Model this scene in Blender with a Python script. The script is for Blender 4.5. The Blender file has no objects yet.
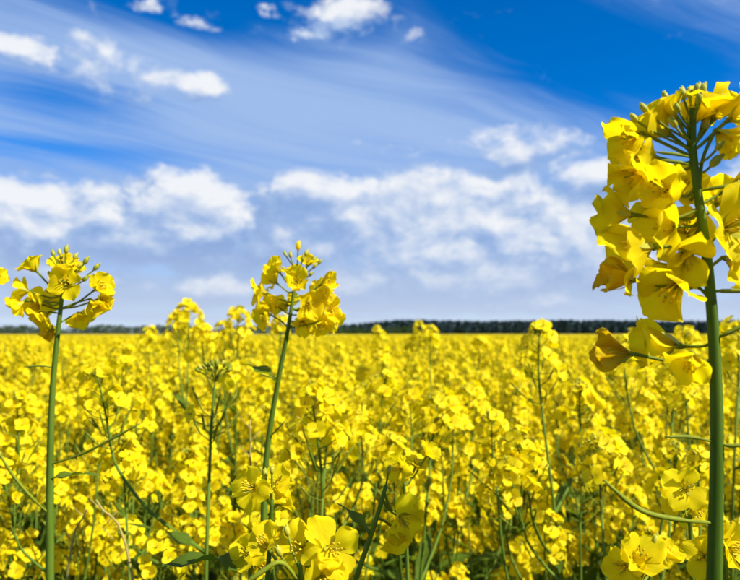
import bpy, math, random
from mathutils import Vector, Matrix, Euler, Quaternion

R = math.radians
scene = bpy.context.scene
COL = scene.collection

# ------------------------------------------------------------------ camera
FPX, PW, PH, HORIZON = 711.0, 740.0, 580.0, 334.0
CAM = Vector((0, 0, 1.36))
PITCH = math.atan((HORIZON - PH / 2) / FPX)
cd = bpy.data.cameras.new('camera')
cam = bpy.data.objects.new('camera', cd)
COL.objects.link(cam)
cam.location = CAM
cam.rotation_euler = (math.pi / 2 + PITCH, 0, 0)
cd.sensor_width = 36
cd.lens = 36 * FPX / PW
cd.clip_start = 0.02
cd.clip_end = 5000
cd.dof.use_dof = True
cd.dof.focus_distance = 0.43
cd.dof.aperture_fstop = 14
scene.camera = cam

# ------------------------------------------------------------------ light
SUN_AZ, SUN_EL = 121.0, 46.0          # azimuth measured from the view direction towards the right
sd = bpy.data.lights.new('sun', 'SUN')
sd.energy = 5.0
sd.angle = R(0.53)
sd.color = (1.0, 0.95, 0.86)
sun = bpy.data.objects.new('sun', sd)
COL.objects.link(sun)
sdir = Vector((math.sin(R(SUN_AZ)) * math.cos(R(SUN_EL)), math.cos(R(SUN_AZ)) * math.cos(R(SUN_EL)), math.sin(R(SUN_EL))))
sun.rotation_euler = sdir.to_track_quat('Z', 'Y').to_euler()
sun.location = (5, 3, 8)

scene.view_settings.view_transform = 'Standard'
scene.view_settings.look = 'None'
scene.view_settings.exposure = 0.75
scene.view_settings.gamma = 1.0
scene.view_settings.use_curve_mapping = False
scene.cycles.use_denoising = True
scene.cycles.max_bounces = 6
scene.cycles.transmission_bounces = 6
scene.cycles.diffuse_bounces = 4
scene.cycles.glossy_bounces = 2
scene.cycles.caustics_reflective = False
scene.cycles.caustics_refractive = False
scene.cycles.sample_clamp_indirect = 6


def ray(px, py):
    x = (px - PW / 2) / FPX
    z = (PH / 2 - py) / FPX
    return Vector((x, math.cos(PITCH) - z * math.sin(PITCH), math.sin(PITCH) + z * math.cos(PITCH)))


def W(px, py, d):
    return CAM + ray(px, py) * d


def azel(px, py):
    r = ray(px, py).normalized()
    return math.degrees(math.atan2(r.x, r.y)), math.degrees(math.asin(r.z))


# ------------------------------------------------------------------ sky
class NT:
    """tiny expression helper for shader node trees"""
    def __init__(self, tree):
        self.t = tree

    def link(self, a, b):
        if isinstance(a, (int, float)):
            b.default_value = a
        elif isinstance(a, (tuple, list)):
            b.default_value = tuple(a) + ((1,) if len(a) == 3 and len(b.default_value) == 4 else ())
        else:
            self.t.links.new(a, b)

    def m(self, op, a, b=0.0, c=None, clamp=False):
        n = self.t.nodes.new('ShaderNodeMath')
        n.operation = op
        n.use_clamp = clamp
        self.link(a, n.inputs[0])
        self.link(b, n.inputs[1])
        if c is not None:
            self.link(c, n.inputs[2])
        return n.outputs[0]

    def add(self, a, b): return self.m('ADD', a, b)
    def sub(self, a, b): return self.m('SUBTRACT', a, b)
    def mul(self, a, b): return self.m('MULTIPLY', a, b)

    def smooth(self, v, lo, hi, o0=0.0, o1=1.0):
        n = self.t.nodes.new('ShaderNodeMapRange')
        n.interpolation_type = 'SMOOTHSTEP'
        self.link(v, n.inputs[0])
        n.inputs[1].default_value = lo
        n.inputs[2].default_value = hi
        n.inputs[3].default_value = o0
        n.inputs[4].default_value = o1
        return n.outputs[0]

    def xyz(self, x, y, z):
        n = self.t.nodes.new('ShaderNodeCombineXYZ')
        for i, v in enumerate((x, y, z)):
            self.link(v, n.inputs[i])
        return n.outputs[0]

    def noise(self, vec, scale, detail=5, rough=0.55, dist=0.0, out='Fac'):
        n = self.t.nodes.new('ShaderNodeTexNoise')
        self.link(vec, n.inputs['Vector'])
        n.inputs['Scale'].default_value = scale
        n.inputs['Detail'].default_value = detail
        n.inputs['Roughness'].default_value = rough
        n.inputs['Distortion'].default_value = dist
        return n.outputs[out]

    def mix(self, f, a, b, mode='MIX'):
        n = self.t.nodes.new('ShaderNodeMix')
        n.data_type = 'RGBA'
        n.blend_type = mode
        self.link(f, n.inputs[0])
        self.link(a, n.inputs[6])
        self.link(b, n.inputs[7])
        return n.outputs[2]

    def ramp(self, f, stops):
        n = self.t.nodes.new('ShaderNodeValToRGB')
        self.link(f, n.inputs[0])
        e = n.color_ramp.elements
        while len(e) < len(stops):
            e.new(0.5)
        for el, (p, c) in zip(e, stops):
            el.position = p
            el.color = tuple(c) + (1,)
        return n.outputs[0]


# cumulus heaps: photo centre, half width, half height (px on the photograph), strength
HEAPS = [
    (24, 50, 34, 18, 1.05), (80, 44, 22, 16, 0.8), (132, 72, 50, 24, 1.3), (185, 84, 34, 15, 0.9),
    (147, 4, 20, 9, 0.7), (348, 14, 48, 19, 1.05), (420, 40, 22, 12, 0.75), (318, 34, 26, 10, 0.6), (196, 28, 26, 10, .4), (268, 8, 14, 7, .45),
    (195, 206, 54, 32, 1.35), (14, 212, 50, 34, 1.2), (100, 216, 50, 20, 0.6),
    (330, 186, 70, 24, 1.0), (385, 216, 110, 44, .75), (460, 226, 200, 78, .75), (120, 230, 160, 40, .45), (440, 248, 70, 20, 1.1), (518, 140, 54, 22, 1.4), (500, 196, 70, 28, .85),
    (585, 172, 50, 20, .8), (560, 232, 80, 32, .95), (480, 280, 110, 24, 0.6), (610, 264, 80, 30, 0.7), (350, 286, 60, 18, .4), (215, 288, 70, 20, .35), (60, 270, 80, 20, .2), (540, 302, 90, 14, .3),
    (820, 190, 100, 36, 1.0), (-90, 230, 80, 34, .9),
]

cg = bpy.data.node_groups.new('cumulus_density', 'ShaderNodeTree')
cg.interface.new_socket('A', in_out='INPUT', socket_type='NodeSocketFloat')
cg.interface.new_socket('E', in_out='INPUT', socket_type='NodeSocketFloat')
cg.interface.new_socket('Density', in_out='OUTPUT', socket_type='NodeSocketFloat')
cg.interface.new_socket('Heap', in_out='OUTPUT', socket_type='NodeSocketFloat')
g = NT(cg)
gi = cg.nodes.new('NodeGroupInput')
go = cg.nodes.new('NodeGroupOutput')
A_, E_ = gi.outputs[0], gi.outputs[1]
cov = None
wn = g.noise(g.xyz(g.mul(A_, .1), g.mul(E_, .16), 1.3), 3.2, 6, .62, 0, 'Color')
wv = cg.nodes.new('ShaderNodeVectorMath'); wv.operation = 'MULTIPLY_ADD'
cg.links.new(wn, wv.inputs[0])
wv.inputs[1].default_value = (5.0, 3.0, 0)
cg.links.new(g.xyz(g.sub(A_, 2.5), g.sub(E_, 1.5), 0.0), wv.inputs[2])
vec = wv.outputs[0]
for (px, py, rx, ry, k) in HEAPS:
    a, e = azel(px, py)
    sx, sy = 12.4 / rx, 12.4 / ry
    vm = cg.nodes.new('ShaderNodeVectorMath'); vm.operation = 'MULTIPLY_ADD'
    cg.links.new(vec, vm.inputs[0])
    vm.inputs[1].default_value = (sx, sy, 0)
    vm.inputs[2].default_value = (-a * sx, -e * sy, 0)
    dp = cg.nodes.new('ShaderNodeVectorMath'); dp.operation = 'DOT_PRODUCT'
    cg.links.new(vm.outputs[0], dp.inputs[0]); cg.links.new(vm.outputs[0], dp.inputs[1])
    q = g.sub(k, dp.outputs['Value'])
    cov = q if cov is None else g.m('SMOOTH_MAX', cov, q, 0.4)
cov = g.m('MAXIMUM', cov, -0.8)
nv = g.xyz(g.mul(A_, 0.1), g.mul(E_, 0.15), 3.7)
n1 = g.noise(nv, 2.1, 9, 0.58, 0.3)
nf = g.mul(g.sub(n1, 0.5), 4.0)
be = g.add(E_, g.mul(g.sub(g.noise(g.xyz(g.mul(A_, .09), 2.0, 0.5), 1.0, 3, .5), .5), 9.0))
bank = g.mul(g.smooth(E_, .3, 2.0), g.smooth(be, 15.0, 7.5))
big = g.add(g.mul(g.m('MINIMUM', cov, 0.9), 0.62), g.mul(bank, 0.95))
dens = g.add(big, nf)
g.t.links.new(dens, go.inputs[0])
g.t.links.new(cov, go.inputs[1])

world = bpy.data.worlds.new('World')
scene.world = world
world.use_nodes = True
wt = world.node_tree
wt.nodes.clear()
w = NT(wt)
tc = wt.nodes.new('ShaderNodeTexCoord')
sep = wt.nodes.new('ShaderNodeSeparateXYZ')
wt.links.new(tc.outputs['Generated'], sep.inputs[0])
X_, Y_, Z_ = sep.outputs
Az = w.mul(w.m('ARCTAN2', X_, Y_), 57.29578)
El = w.mul(w.m('ARCSINE', Z_), 57.29578)
sky = wt.nodes.new('ShaderNodeTexSky')
sky.sky_type = 'NISHITA'
sky.sun_disc = False
sky.sun_elevation = R(SUN_EL)
sky.sun_rotation = R(SUN_AZ)
sky.altitude = 200
sky.air_density = 0.75
sky.dust_density = 0.1
sky.ozone_density = 7.0
hs = wt.nodes.new('ShaderNodeHueSaturation')
hs.inputs['Saturation'].default_value = 1.3
hs.inputs['Hue'].default_value = 0.505
hs.inputs['Value'].default_value = 1.38
wt.links.new(sky.outputs[0], hs.inputs['Color'])
base = hs.outputs[0]
# high thin cirrus on a flat layer, drawn out along one wind direction
zz = w.m('MAXIMUM', w.add(Z_, 0.05), 0.03)
pu = w.m('DIVIDE', X_, zz)
pv = w.m('DIVIDE', Y_, zz)
wa = R(56)
al = w.add(w.mul(pu, math.sin(wa)), w.mul(pv, math.cos(wa)))
ac = w.sub(w.mul(pu, math.cos(wa)), w.mul(pv, math.sin(wa)))
warp = w.noise(w.xyz(w.mul(pu, .5), w.mul(pv, .5), 1.0), 0.7, 3, .5)
ac2 = w.add(ac, w.mul(w.sub(warp, .5), 1.4))
c1 = w.noise(w.xyz(w.mul(al, 0.16), w.mul(ac2, 0.9), 7.3), 1.0, 6, 0.55)
c2 = w.noise(w.xyz(w.mul(al, 0.35), w.mul(ac2, 3.0), 2.1), 1.5, 7, 0.62)
c3 = w.noise(w.xyz(w.mul(al, 0.6), w.mul(ac2, 7.0), 5.0), 1.6, 5, 0.6)
cs = w.add(w.add(w.mul(c1, .56), w.mul(c2, .32)), w.mul(c3, .12))
# blue gaps in the veil
gap = None
for (px, py, rx, ry, k) in [(575, 45, 190, 62, 1.0), (230, 5, 260, 34, .8), (60, 95, 90, 20, .45), (60, 150, 110, 12, .35), (800, 110, 120, 60, .9), (640, 70, 130, 45, .6)]:
    a, e = azel(px, py)
    da = w.mul(w.sub(Az, a), 12.4 / rx)
    de = w.mul(w.sub(w.add(El, w.mul(w.sub(Az, a), .33 if rx == 190 else 0)), e), 12.4 / ry)
    q = w.mul(w.m('EXPONENT', w.mul(w.add(w.mul(da, da), w.mul(de, de)), -1.0)), k)
    gap = q if gap is None else w.m('MAXIMUM', gap, q)
veil = w.sub(w.add(cs, .1), w.mul(gap, .34))
ci = w.mul(w.smooth(veil, .38, .70), .92)
ci = w.mul(ci, w.smooth(El, 40, 18, .55, 1.0))
col = w.mix(ci, base, (2.9, 4.15, 6.6))
# cumulus
d0 = wt.nodes.new('ShaderNodeGroup'); d0.node_tree = cg
wt.links.new(Az, d0.inputs[0]); wt.links.new(El, d0.inputs[1])
d1 = wt.nodes.new('ShaderNodeGroup'); d1.node_tree = cg
w.link(w.add(Az, 0.6), d1.inputs[0]); w.link(w.add(El, 1.1), d1.inputs[1])
D0, D1 = d0.outputs[0], d1.outputs[0]
# a thin grey-blue bank low in the sky, the heaps in front of it
bn = w.noise(w.xyz(w.mul(Az, .05), w.mul(El, .22), 9.0), 1.3, 6, .6)
bk = w.mul(w.mul(w.smooth(El, .5, 3.0), w.smooth(El, 14.5, 8.5)), w.smooth(bn, .30, .62, .15, .85))
col = w.mix(bk, col, (2.3, 3.4, 5.7))
alpha = w.smooth(D0, -0.05, 0.95)
hgrad = w.m('MINIMUM', w.m('MAXIMUM', w.sub(d0.outputs[1], d1.outputs[1]), -.8), .6)
body = w.smooth(d0.outputs[1], -.6, .95)
lit = w.add(w.mul(w.sub(D0, D1), 0.50), w.add(w.mul(hgrad, .30), .13))
lit = w.m('ADD', lit, w.mul(body, .44), clamp=True)
ccol = w.ramp(lit, [(0.0, (.20, .31, .55)), (.3, (.28, .39, .61)), (.55, (.43, .51, .66)), (.95, (.70, .715, .74))])
ccol = w.mix(1.0, ccol, (10, 10, 10), 'MULTIPLY')
alpha = w.mul(alpha, w.smooth(El, 0.2, 3.0, .4, .96))
col = w.mix(alpha, col, ccol)
# pale air at the horizon
hz = w.mul(w.smooth(El, 8.5, 0.0), .82)
col = w.mix(hz, col, (4.5, 5.2, 6.5))
bg = wt.nodes.new('ShaderNodeBackground')
bg.inputs['Strength'].default_value = 0.077
wt.links.new(col, bg.inputs['Color'])
wo = wt.nodes.new('ShaderNodeOutputWorld')
wt.links.new(bg.outputs[0], wo.inputs[0])
world.cycles.sampling_method = 'MANUAL'
world.cycles.sample_map_resolution = 512

# ------------------------------------------------------------------ materials


def mat_plant(name, c_lo, c_hi, trans=0.0, tcol=None, rough=0.5, spec=0.3, nscale=60.0, vary=0.12, stretch=(1, 1, 1), bump=0.0):
    m = bpy.data.materials.new(name)
    m.use_nodes = True
    t = m.node_tree
    t.nodes.clear()
    n = NT(t)
    tc = t.nodes.new('ShaderNodeTexCoord')
    oi = t.nodes.new('ShaderNodeObjectInfo')
    mp = t.nodes.new('ShaderNodeMapping')
    mp.inputs['Scale'].default_value = stretch
    t.links.new(tc.outputs['Object'], mp.inputs[0])
    no = n.noise(mp.outputs[0], nscale, 4, .6)
    f = n.m('ADD', n.mul(n.sub(no, .5), 1.5), n.add(.5, n.mul(n.sub(oi.outputs['Random'], .5), vary * 4)), clamp=True)
    c = n.mix(f, c_lo, c_hi)
    p = t.nodes.new('ShaderNodeBsdfPrincipled')
    t.links.new(c, p.inputs['Base Color'])
    p.inputs['Roughness'].default_value = rough
    p.inputs['Specular IOR Level'].default_value = spec
    if bump:
        b = t.nodes.new('ShaderNodeBump')
        b.inputs['Strength'].default_value = bump
        b.inputs['Distance'].default_value = 0.0006
        t.links.new(no, b.inputs['Height'])
        t.links.new(b.outputs[0], p.inputs['Normal'])
    out = t.nodes.new('ShaderNodeOutputMaterial')
    if trans > 0:
        tr = t.nodes.new('ShaderNodeBsdfTranslucent')
        if tcol is None:
            t.links.new(c, tr.inputs['Color'])
        else:
            tr.inputs['Color'].default_value = tuple(tcol) + (1,)
        ms = t.nodes.new('ShaderNodeMixShader')
        ms.inputs[0].default_value = trans
        t.links.new(p.outputs[0], ms.inputs[1])
        t.links.new(tr.outputs[0], ms.inputs[2])
        t.links.new(ms.outputs[0], out.inputs[0])
    else:
        t.links.new(p.outputs[0], out.inputs[0])
    return m


M_PETAL = mat_plant('petal_yellow', (.86, .665, .003), (.95, .83, .006), .48, (.97, .80, .003), .55, .18, 140, .12, (1.6, .35, 1), .25)
M_VEIN = mat_plant('petal_veined', (.84, .60, .003), (.97, .87, .010), .58, (.98, .81, .004), .65, .08, 6, .10, (2.4, .22, 1), .5)
M_WILT = mat_plant('petal_wilting', (.70, .43, .005), (.84, .62, .006), .40, (.86, .55, .003), .6, .15, 10, .1, (2.4, .25, 1), .4)
M_STEM = mat_plant('stem_green', (.045, .095, .005), (.14, .21, .02), 0, None, .65, .12, 130, .1, (1, 1, .10), .4)
M_BUD = mat_plant('bud_green', (.30, .32, .02), (.55, .50, .03), .15, None, .5, .3, 220, .15)
M_POD = mat_plant('pod_green', (.11, .16, .008), (.26, .29, .016), .12, None, .6, .15, 150, .12)
M_LEAF = mat_plant('leaf_green', (.05, .095, .007), (.13, .19, .014), .36, (.28, .38, .01), .6, .15, 45, .15, (1, 1, 1), .3)
M_STAMEN = mat_plant('stamen_yellow', (.72, .46, .01), (.85, .60, .02), .1, None, .6, .2, 300, .1)
M_STRAW = mat_plant('dry_stem', (.30, .24, .06), (.42, .34, .09), .0, None, .6, .3, 90, .1, (1, 1, .1), .2)
MATS = [M_PETAL, M_STEM, M_BUD, M_POD, M_LEAF, M_STAMEN, M_WILT, M_STRAW, M_VEIN]
PETAL, STEM, BUD, POD, LEAF, STAMEN, WILT, STRAW, VEIN = range(9)


# ------------------------------------------------------------------ mesh builder
class MB:
    def __init__(self):
        self.v, self.f, self.m = [], [], []

    def put(self, vs, fs, mi, M=None):
        b = len(self.v)
        self.v.extend([tuple(M @ Vector(p)) for p in vs] if M is not None else [tuple(p) for p in vs])
        self.f.extend([tuple(i + b for i in f) for f in fs])
        self.m.extend([mi] * len(fs))

    def merge(self, o, M):
        b = len(self.v)
        self.v.extend([tuple(M @ Vector(p)) for p in o.v])
        self.f.extend([tuple(i + b for i in f) for f in o.f])
        self.m.extend(o.m)

    def tube(self, pts, rad, mi, n=6, ribs=0.0):
        pts = [Vector(p) for p in pts]
        vs, fs = [], []
        ref = Vector((.3, .9, .2)).normalized()
        for i, p in enumerate(pts):
            t = (pts[min(i + 1, len(pts) - 1)] - pts[max(i - 1, 0)])
            t = t.normalized() if t.length > 1e-9 else Vector((0, 0, 1))
            a = t.cross(ref)
            if a.length < .05:
                a = t.cross(Vector((1, 0, 0)))
            a.normalize()
            b = t.cross(a)
            for k in range(n):
                an = 2 * math.pi * k / n
                vs.append(p + (a * math.cos(an) + b * math.sin(an)) * rad[i] * (1 + (ribs if k % 3 == 0 else -ribs * .5)))
        for i in range(len(pts) - 1):
            for k in range(n):
                k2 = (k + 1) % n
                fs.append((i * n + k, i * n + k2, (i + 1) * n + k2, (i + 1) * n + k))
        fs.append(tuple(range((len(pts) - 1) * n, len(pts) * n)))
        self.put(vs, fs, mi)

    def ball(self, c, ax, r, mi, n=6, rows=4):
        """spindle along ax (Vector, half length = |ax|) with radius r"""
        c = Vector(c); ax = Vector(ax)
        pts, rad = [], []
        for i in range(rows + 1):
            t = -1 + 2 * i / rows
            pts.append(c + ax * t)
            rad.append(max(r * math.sqrt(max(0, 1 - t * t)), r * .12))
        self.tube(pts, rad, mi, n)

    def mesh(self, name):
        me = bpy.data.meshes.new(name)
        me.from_pydata(self.v, [], self.f)
        used = sorted(set(self.m))
        for mi in used:
            me.materials.append(MATS[mi])
        lut = {mi: i for i, mi in enumerate(used)}
        me.polygons.foreach_set('material_index', [lut[i] for i in self.m])
        me.polygons.foreach_set('use_smooth', [True] * len(me.polygons))
        me.update()
        return me


def catmull(pts, sub=5):
    pts = [Vector(p) for p in pts]
    if len(pts) < 3:
        return [pts[0].lerp(pts[-1], i / sub) for i in range(sub + 1)]
    P = [pts[0] * 2 - pts[1]] + pts + [pts[-1] * 2 - pts[-2]]
    out = []
    for i in range(1, len(P) - 2):
        a, b, c, d = P[i - 1], P[i], P[i + 1], P[i + 2]
        for s in range(sub):
            t = s / sub
            out.append(.5 * ((2 * b) + (c - a) * t + (2 * a - 5 * b + 4 * c - d) * t * t + (3 * b - a - 3 * c + d) * t ** 3))
    out.append(pts[-1])
    return out


def petal_grid(rng, nu, nv, mi=PETAL, width=.5, cup=.22, droop=.15, ruffle=.05):
    """unit petal along +Y: narrow claw, broad rounded blade, shallow notch"""
    vs, fs = [], []
    ph, ph2 = rng.uniform(0, 6.28), rng.uniform(0, 6.28)
    tw = rng.uniform(-.25, .25)
    for j in range(nv + 1):
        v = j / nv
        if v < .2:
            hw = .09 + .12 * (v / .2)
        else:
            s = (v - .2) / .8
            hw = .21 + (width - .21) * math.sin(min(1, s / .55) * math.pi / 2)
            if s > .55:
                q = (s - .55) / .45
                hw = width * math.sqrt(max(.22, 1 - .78 * q * q))
        for i in range(nu + 1):
            u = -1 + 2 * i / nu
            x = u * hw
            y = v * (1 - .16 * u * u * v * v) + (-.05 * math.exp(-(u * 4) ** 2) if j == nv else 0)
            z = cup * (x * x * 2.2) - droop * v * v + ruffle * v * v * math.sin(u * 4.2 + ph) + ruffle * .6 * math.sin(v * 7 + ph2) * v + tw * x * v + .035 * v * math.sin(9 * x + ph2) * math.sin(6.5 * v + ph) + .02 * v ** 3 * math.sin(u * 11 + ph2)
            vs.append((x, y, z))
    for j in range(nv):
        for i in range(nu):
            a = j * (nu + 1) + i
            fs.append((a, a + 1, a + nu + 2, a + nu + 1))
    mb = MB()
    mb.put(vs, fs, mi)
    return mb


def calyx(mb, s, n=5):
    """receptacle, four sepals, six stamens and pistil for a flower of petal length s, facing +Z"""
    mb.tube([(0, 0, -.10 * s), (0, 0, 0), (0, 0, .10 * s)], [.05 * s, .085 * s, .05 * s], POD, n)
    for k in range(4):
        a = math.pi / 4 + k * math.pi / 2
        d = Vector((math.cos(a), math.sin(a), 0))
        side = Vector((-d.y, d.x, 0))
        p0, p1, p2 = d * .06 * s, d * .24 * s + Vector((0, 0, .22 * s)), d * .36 * s + Vector((0, 0, .48 * s))
        mb.put([p0 - side * .05 * s, p0 + side * .05 * s, p1 + side * .075 * s, p1 - side * .075 * s, p2], [(0, 1, 2, 3), (3, 2, 4)], BUD)
    for k in range(6):
        a = k * math.pi / 3 + .3
        d = Vector((math.cos(a), math.sin(a), 0))
        tip = d * .17 * s + Vector((0, 0, .52 * s))
        mb.tube([d * .05 * s, d * .12 * s + Vector((0, 0, .3 * s)), tip], [.014 * s] * 3, STAMEN, 3)
        mb.ball(tip, Vector((0, 0, .085 * s)), .042 * s, STAMEN, 4, 3)
    mb.tube([(0, 0, .05 * s), (0, 0, .5 * s), (0, 0, .58 * s)], [.026 * s, .026 * s, .035 * s], BUD, 4)


def petal_mats(rng, el, wob=.2):
    """local matrices of the four petals of a flower; el = lift of the petals above the flat cross"""
    out = []
    for k in range(4):
        az = k * math.pi / 2 + rng.uniform(-wob, wob)
        out.append(Matrix.Rotation(az, 4, 'Z') @ Matrix.Translation((0, .0, .03)) @ Matrix.Rotation(el + rng.uniform(-wob, wob) * .9, 4, 'X') @ Matrix.Rotation(rng.uniform(-.25, .25), 4, 'Y'))
    return out


def leaf_mb(rng, L, wid, mi=LEAF, nv=8, wave=.12, droop=.35):
    vs, fs = [], []
    ph = rng.uniform(0, 6)
    for j in range(nv + 1):
        v = j / nv
        hw = wid * (math.sin(math.pi * min(1, v * .9 + .12)) ** .8) * (1 - v * .35) + .004 * L
        if j == nv:
            hw = .01 * L
        for i, u in enumerate((-1, -.5, 0, .5, 1)):
            z = .25 * abs(u) * hw - droop * L * v * v + wave * hw * math.sin(v * 11 + ph + u * 1.5) * abs(u)
            vs.append((u * hw * (1 + .12 * math.sin(v * 17 + ph)), v * L, z))
    for j in range(nv):
        for i in range(4):
            a = j * 5 + i
            fs.append((a, a + 1, a + 6, a + 5))
    mb = MB()
    mb.put(vs, fs, mi)
    return mb


def aim(d, roll=0.0):
    """rotation taking +Z to direction d"""
    d = Vector(d).normalized()
    return (d.to_track_quat('Z', 'Y').to_matrix().to_4x4()) @ Matrix.Rotation(roll, 4, 'Z')


def new(name, mesh, parent=None, M=None):
    o = bpy.data.objects.new(name, mesh)
    COL.objects.link(o)
    if parent is not None:
        o.parent = parent
    if M is not None:
        o.matrix_basis = M
    return o


def tag(o, label=None, cat=None, group=None, kind=None):
    if label: o['label'] = label
    if cat: o['category'] = cat
    if group: o['group'] = group
    if kind: o['kind'] = kind
    return o


# ------------------------------------------------------------------ ground and far field
def simple_ground():
    m = bpy.data.materials.new('soil')
    m.use_nodes = True
    t = m.node_tree
    n = NT(t)
    p = t.nodes['Principled BSDF']
    tc = t.nodes.new('ShaderNodeTexCoord')
    f = n.noise(tc.outputs['Object'], 9, 8, .65)
    c = n.ramp(f, [(.3, (.030, .022, .012)), (.55, (.055, .045, .022)), (.75, (.05, .07, .02))])
    t.links.new(c, p.inputs['Base Color'])
    p.inputs['Roughness'].default_value = .9
    b = t.nodes.new('ShaderNodeBump')
    b.inputs['Strength'].default_value = .8
    b.inputs['Distance'].default_value = .03
    t.links.new(f, b.inputs['Height'])
    t.links.new(b.outputs[0], p.inputs['Normal'])
    me = bpy.data.meshes.new('ground')
    s = 2200
    me.from_pydata([(-s, -400, 0), (s, -400, 0), (s, s, 0), (-s, s, 0)], [], [(0, 1, 2, 3)])
    me.materials.append(m)
    o = new('ground', me)
    tag(o, kind='structure')


simple_ground()


def far_canopy():
    """the closed yellow canopy of the crop where single plants can no longer be told apart"""
    m = bpy.data.materials.new('far_blossom_canopy')
    m.use_nodes = True
    t = m.node_tree
    n = NT(t)
    p = t.nodes['Principled BSDF']
    tc = t.nodes.new('ShaderNodeTexCoord')
    f = n.noise(tc.outputs['Object'], 3.0, 6, .7)
    f2 = n.noise(tc.outputs['Object'], .05, 3, .5)
    ff = n.add(f, n.mul(n.sub(f2, .5), .35))
    c = n.ramp(ff, [(.30, (.10, .15, .02)), (.46, (.45, .36, .01)), (.62, (.66, .50, .006))])
    t.links.new(c, p.inputs['Base Color'])
    p.inputs['Roughness'].default_value = .8
    p.inputs['Specular IOR Level'].default_value = .1
    rng = random.Random(5)
    ys = [46 * (1.035 ** i) for i in range(84)]
    vs, fs = [], []
    nx = 150
    for j, y in enumerate(ys):
        hw = y * .95 + 25
        for i in range(nx + 1):
            x = -hw + 2 * hw * i / nx + rng.uniform(-.3, .3) * hw / nx
            vs.append((x, y + rng.uniform(-.01, .01) * y, 1.08 + rng.uniform(-.09, .09)))
    for j in range(len(ys) - 1):
        for i in range(nx):
            a = j * (nx + 1) + i
            fs.append((a, a + 1, a + nx + 2, a + nx + 1))
    me = bpy.data.meshes.new('far_crop_canopy')
    me.from_pydata(vs, [], fs)
    me.materials.append(m)
    o = new('far_crop_canopy', me)
    tag(o, 'flat yellow far part of the rapeseed field below the treeline', 'crop', kind='stuff')


far_canopy()


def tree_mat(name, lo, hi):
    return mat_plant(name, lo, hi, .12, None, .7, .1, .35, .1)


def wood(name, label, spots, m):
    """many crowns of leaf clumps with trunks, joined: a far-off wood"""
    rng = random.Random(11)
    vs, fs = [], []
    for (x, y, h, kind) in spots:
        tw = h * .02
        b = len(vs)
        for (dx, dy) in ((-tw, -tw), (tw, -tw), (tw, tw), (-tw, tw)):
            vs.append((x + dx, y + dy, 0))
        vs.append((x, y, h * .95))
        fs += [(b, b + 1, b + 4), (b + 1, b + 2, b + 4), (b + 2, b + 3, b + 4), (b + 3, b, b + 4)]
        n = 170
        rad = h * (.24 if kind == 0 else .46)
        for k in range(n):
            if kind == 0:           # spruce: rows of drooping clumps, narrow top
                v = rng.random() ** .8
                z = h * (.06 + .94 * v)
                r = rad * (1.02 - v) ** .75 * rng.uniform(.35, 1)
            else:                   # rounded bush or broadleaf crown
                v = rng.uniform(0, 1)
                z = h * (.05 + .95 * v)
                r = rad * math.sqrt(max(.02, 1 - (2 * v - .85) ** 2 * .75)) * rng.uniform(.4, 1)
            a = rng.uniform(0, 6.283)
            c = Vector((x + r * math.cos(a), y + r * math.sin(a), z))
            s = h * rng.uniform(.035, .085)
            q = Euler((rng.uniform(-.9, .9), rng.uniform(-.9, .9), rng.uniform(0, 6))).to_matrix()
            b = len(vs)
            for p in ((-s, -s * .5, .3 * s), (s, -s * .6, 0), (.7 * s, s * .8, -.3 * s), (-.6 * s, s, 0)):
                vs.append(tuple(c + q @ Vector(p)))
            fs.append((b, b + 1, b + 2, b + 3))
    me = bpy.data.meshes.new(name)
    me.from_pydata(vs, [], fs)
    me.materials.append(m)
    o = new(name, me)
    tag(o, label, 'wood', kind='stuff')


rng = random.Random(3)
spots = []
for row in range(6):
    n = 150
    for i in range(n):
        px = 335 + (1020 - 335) * (i + rng.random()) / n
        y = 560 + row * 11 + rng.uniform(-4, 4)
        h = (11.2 + rng.uniform(-1.0, 1.0) + .5 * math.sin(px * .035) + row * .22)
        if px < 400:
            h *= .72 + .28 * (px - 335) / 65
        spots.append(((px - 370) / FPX * y, y, h, 0 if rng.random() < .75 else 1))
wood('distant_spruce_wood', 'dark flat-topped wood along the right horizon behind the field', spots, tree_mat('conifer_haze_tint', (.022, .046, .056), (.040, .070, .072)))  # distance haze is painted into the foliage colour as a paler blue tint
spots = []
for i in range(300):
    px = -330 + (420 + 330) * (i + rng.random()) / 300
    y = 470 + rng.uniform(-12, 40)
    big = .5 + .5 * math.sin(px * .061 + 1.2) * math.sin(px * .023)
    h = 4.4 + 3.2 * big + rng.uniform(-.7, 1.0)
    spots.append(((px - 370) / FPX * y, y, h, 1))
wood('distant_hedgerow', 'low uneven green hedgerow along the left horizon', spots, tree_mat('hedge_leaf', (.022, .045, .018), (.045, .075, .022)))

# ------------------------------------------------------------------ shared pieces
prng = random.Random(21)
PET_HI = [petal_grid(prng, 10, 10, VEIN, prng.uniform(.42, .56), prng.uniform(.0, .45), prng.uniform(-.1, .4), prng.uniform(.05, .11)).mesh('petal') for _ in range(10)]
WIL_HI = [petal_grid(prng, 8, 9, WILT, prng.uniform(.34, .44), .5, prng.uniform(-.1, .2), .09).mesh('petal') for _ in range(3)]
cx = MB(); calyx(cx, 1.0, 6); CALYX_HI = cx.mesh('flower')

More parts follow.
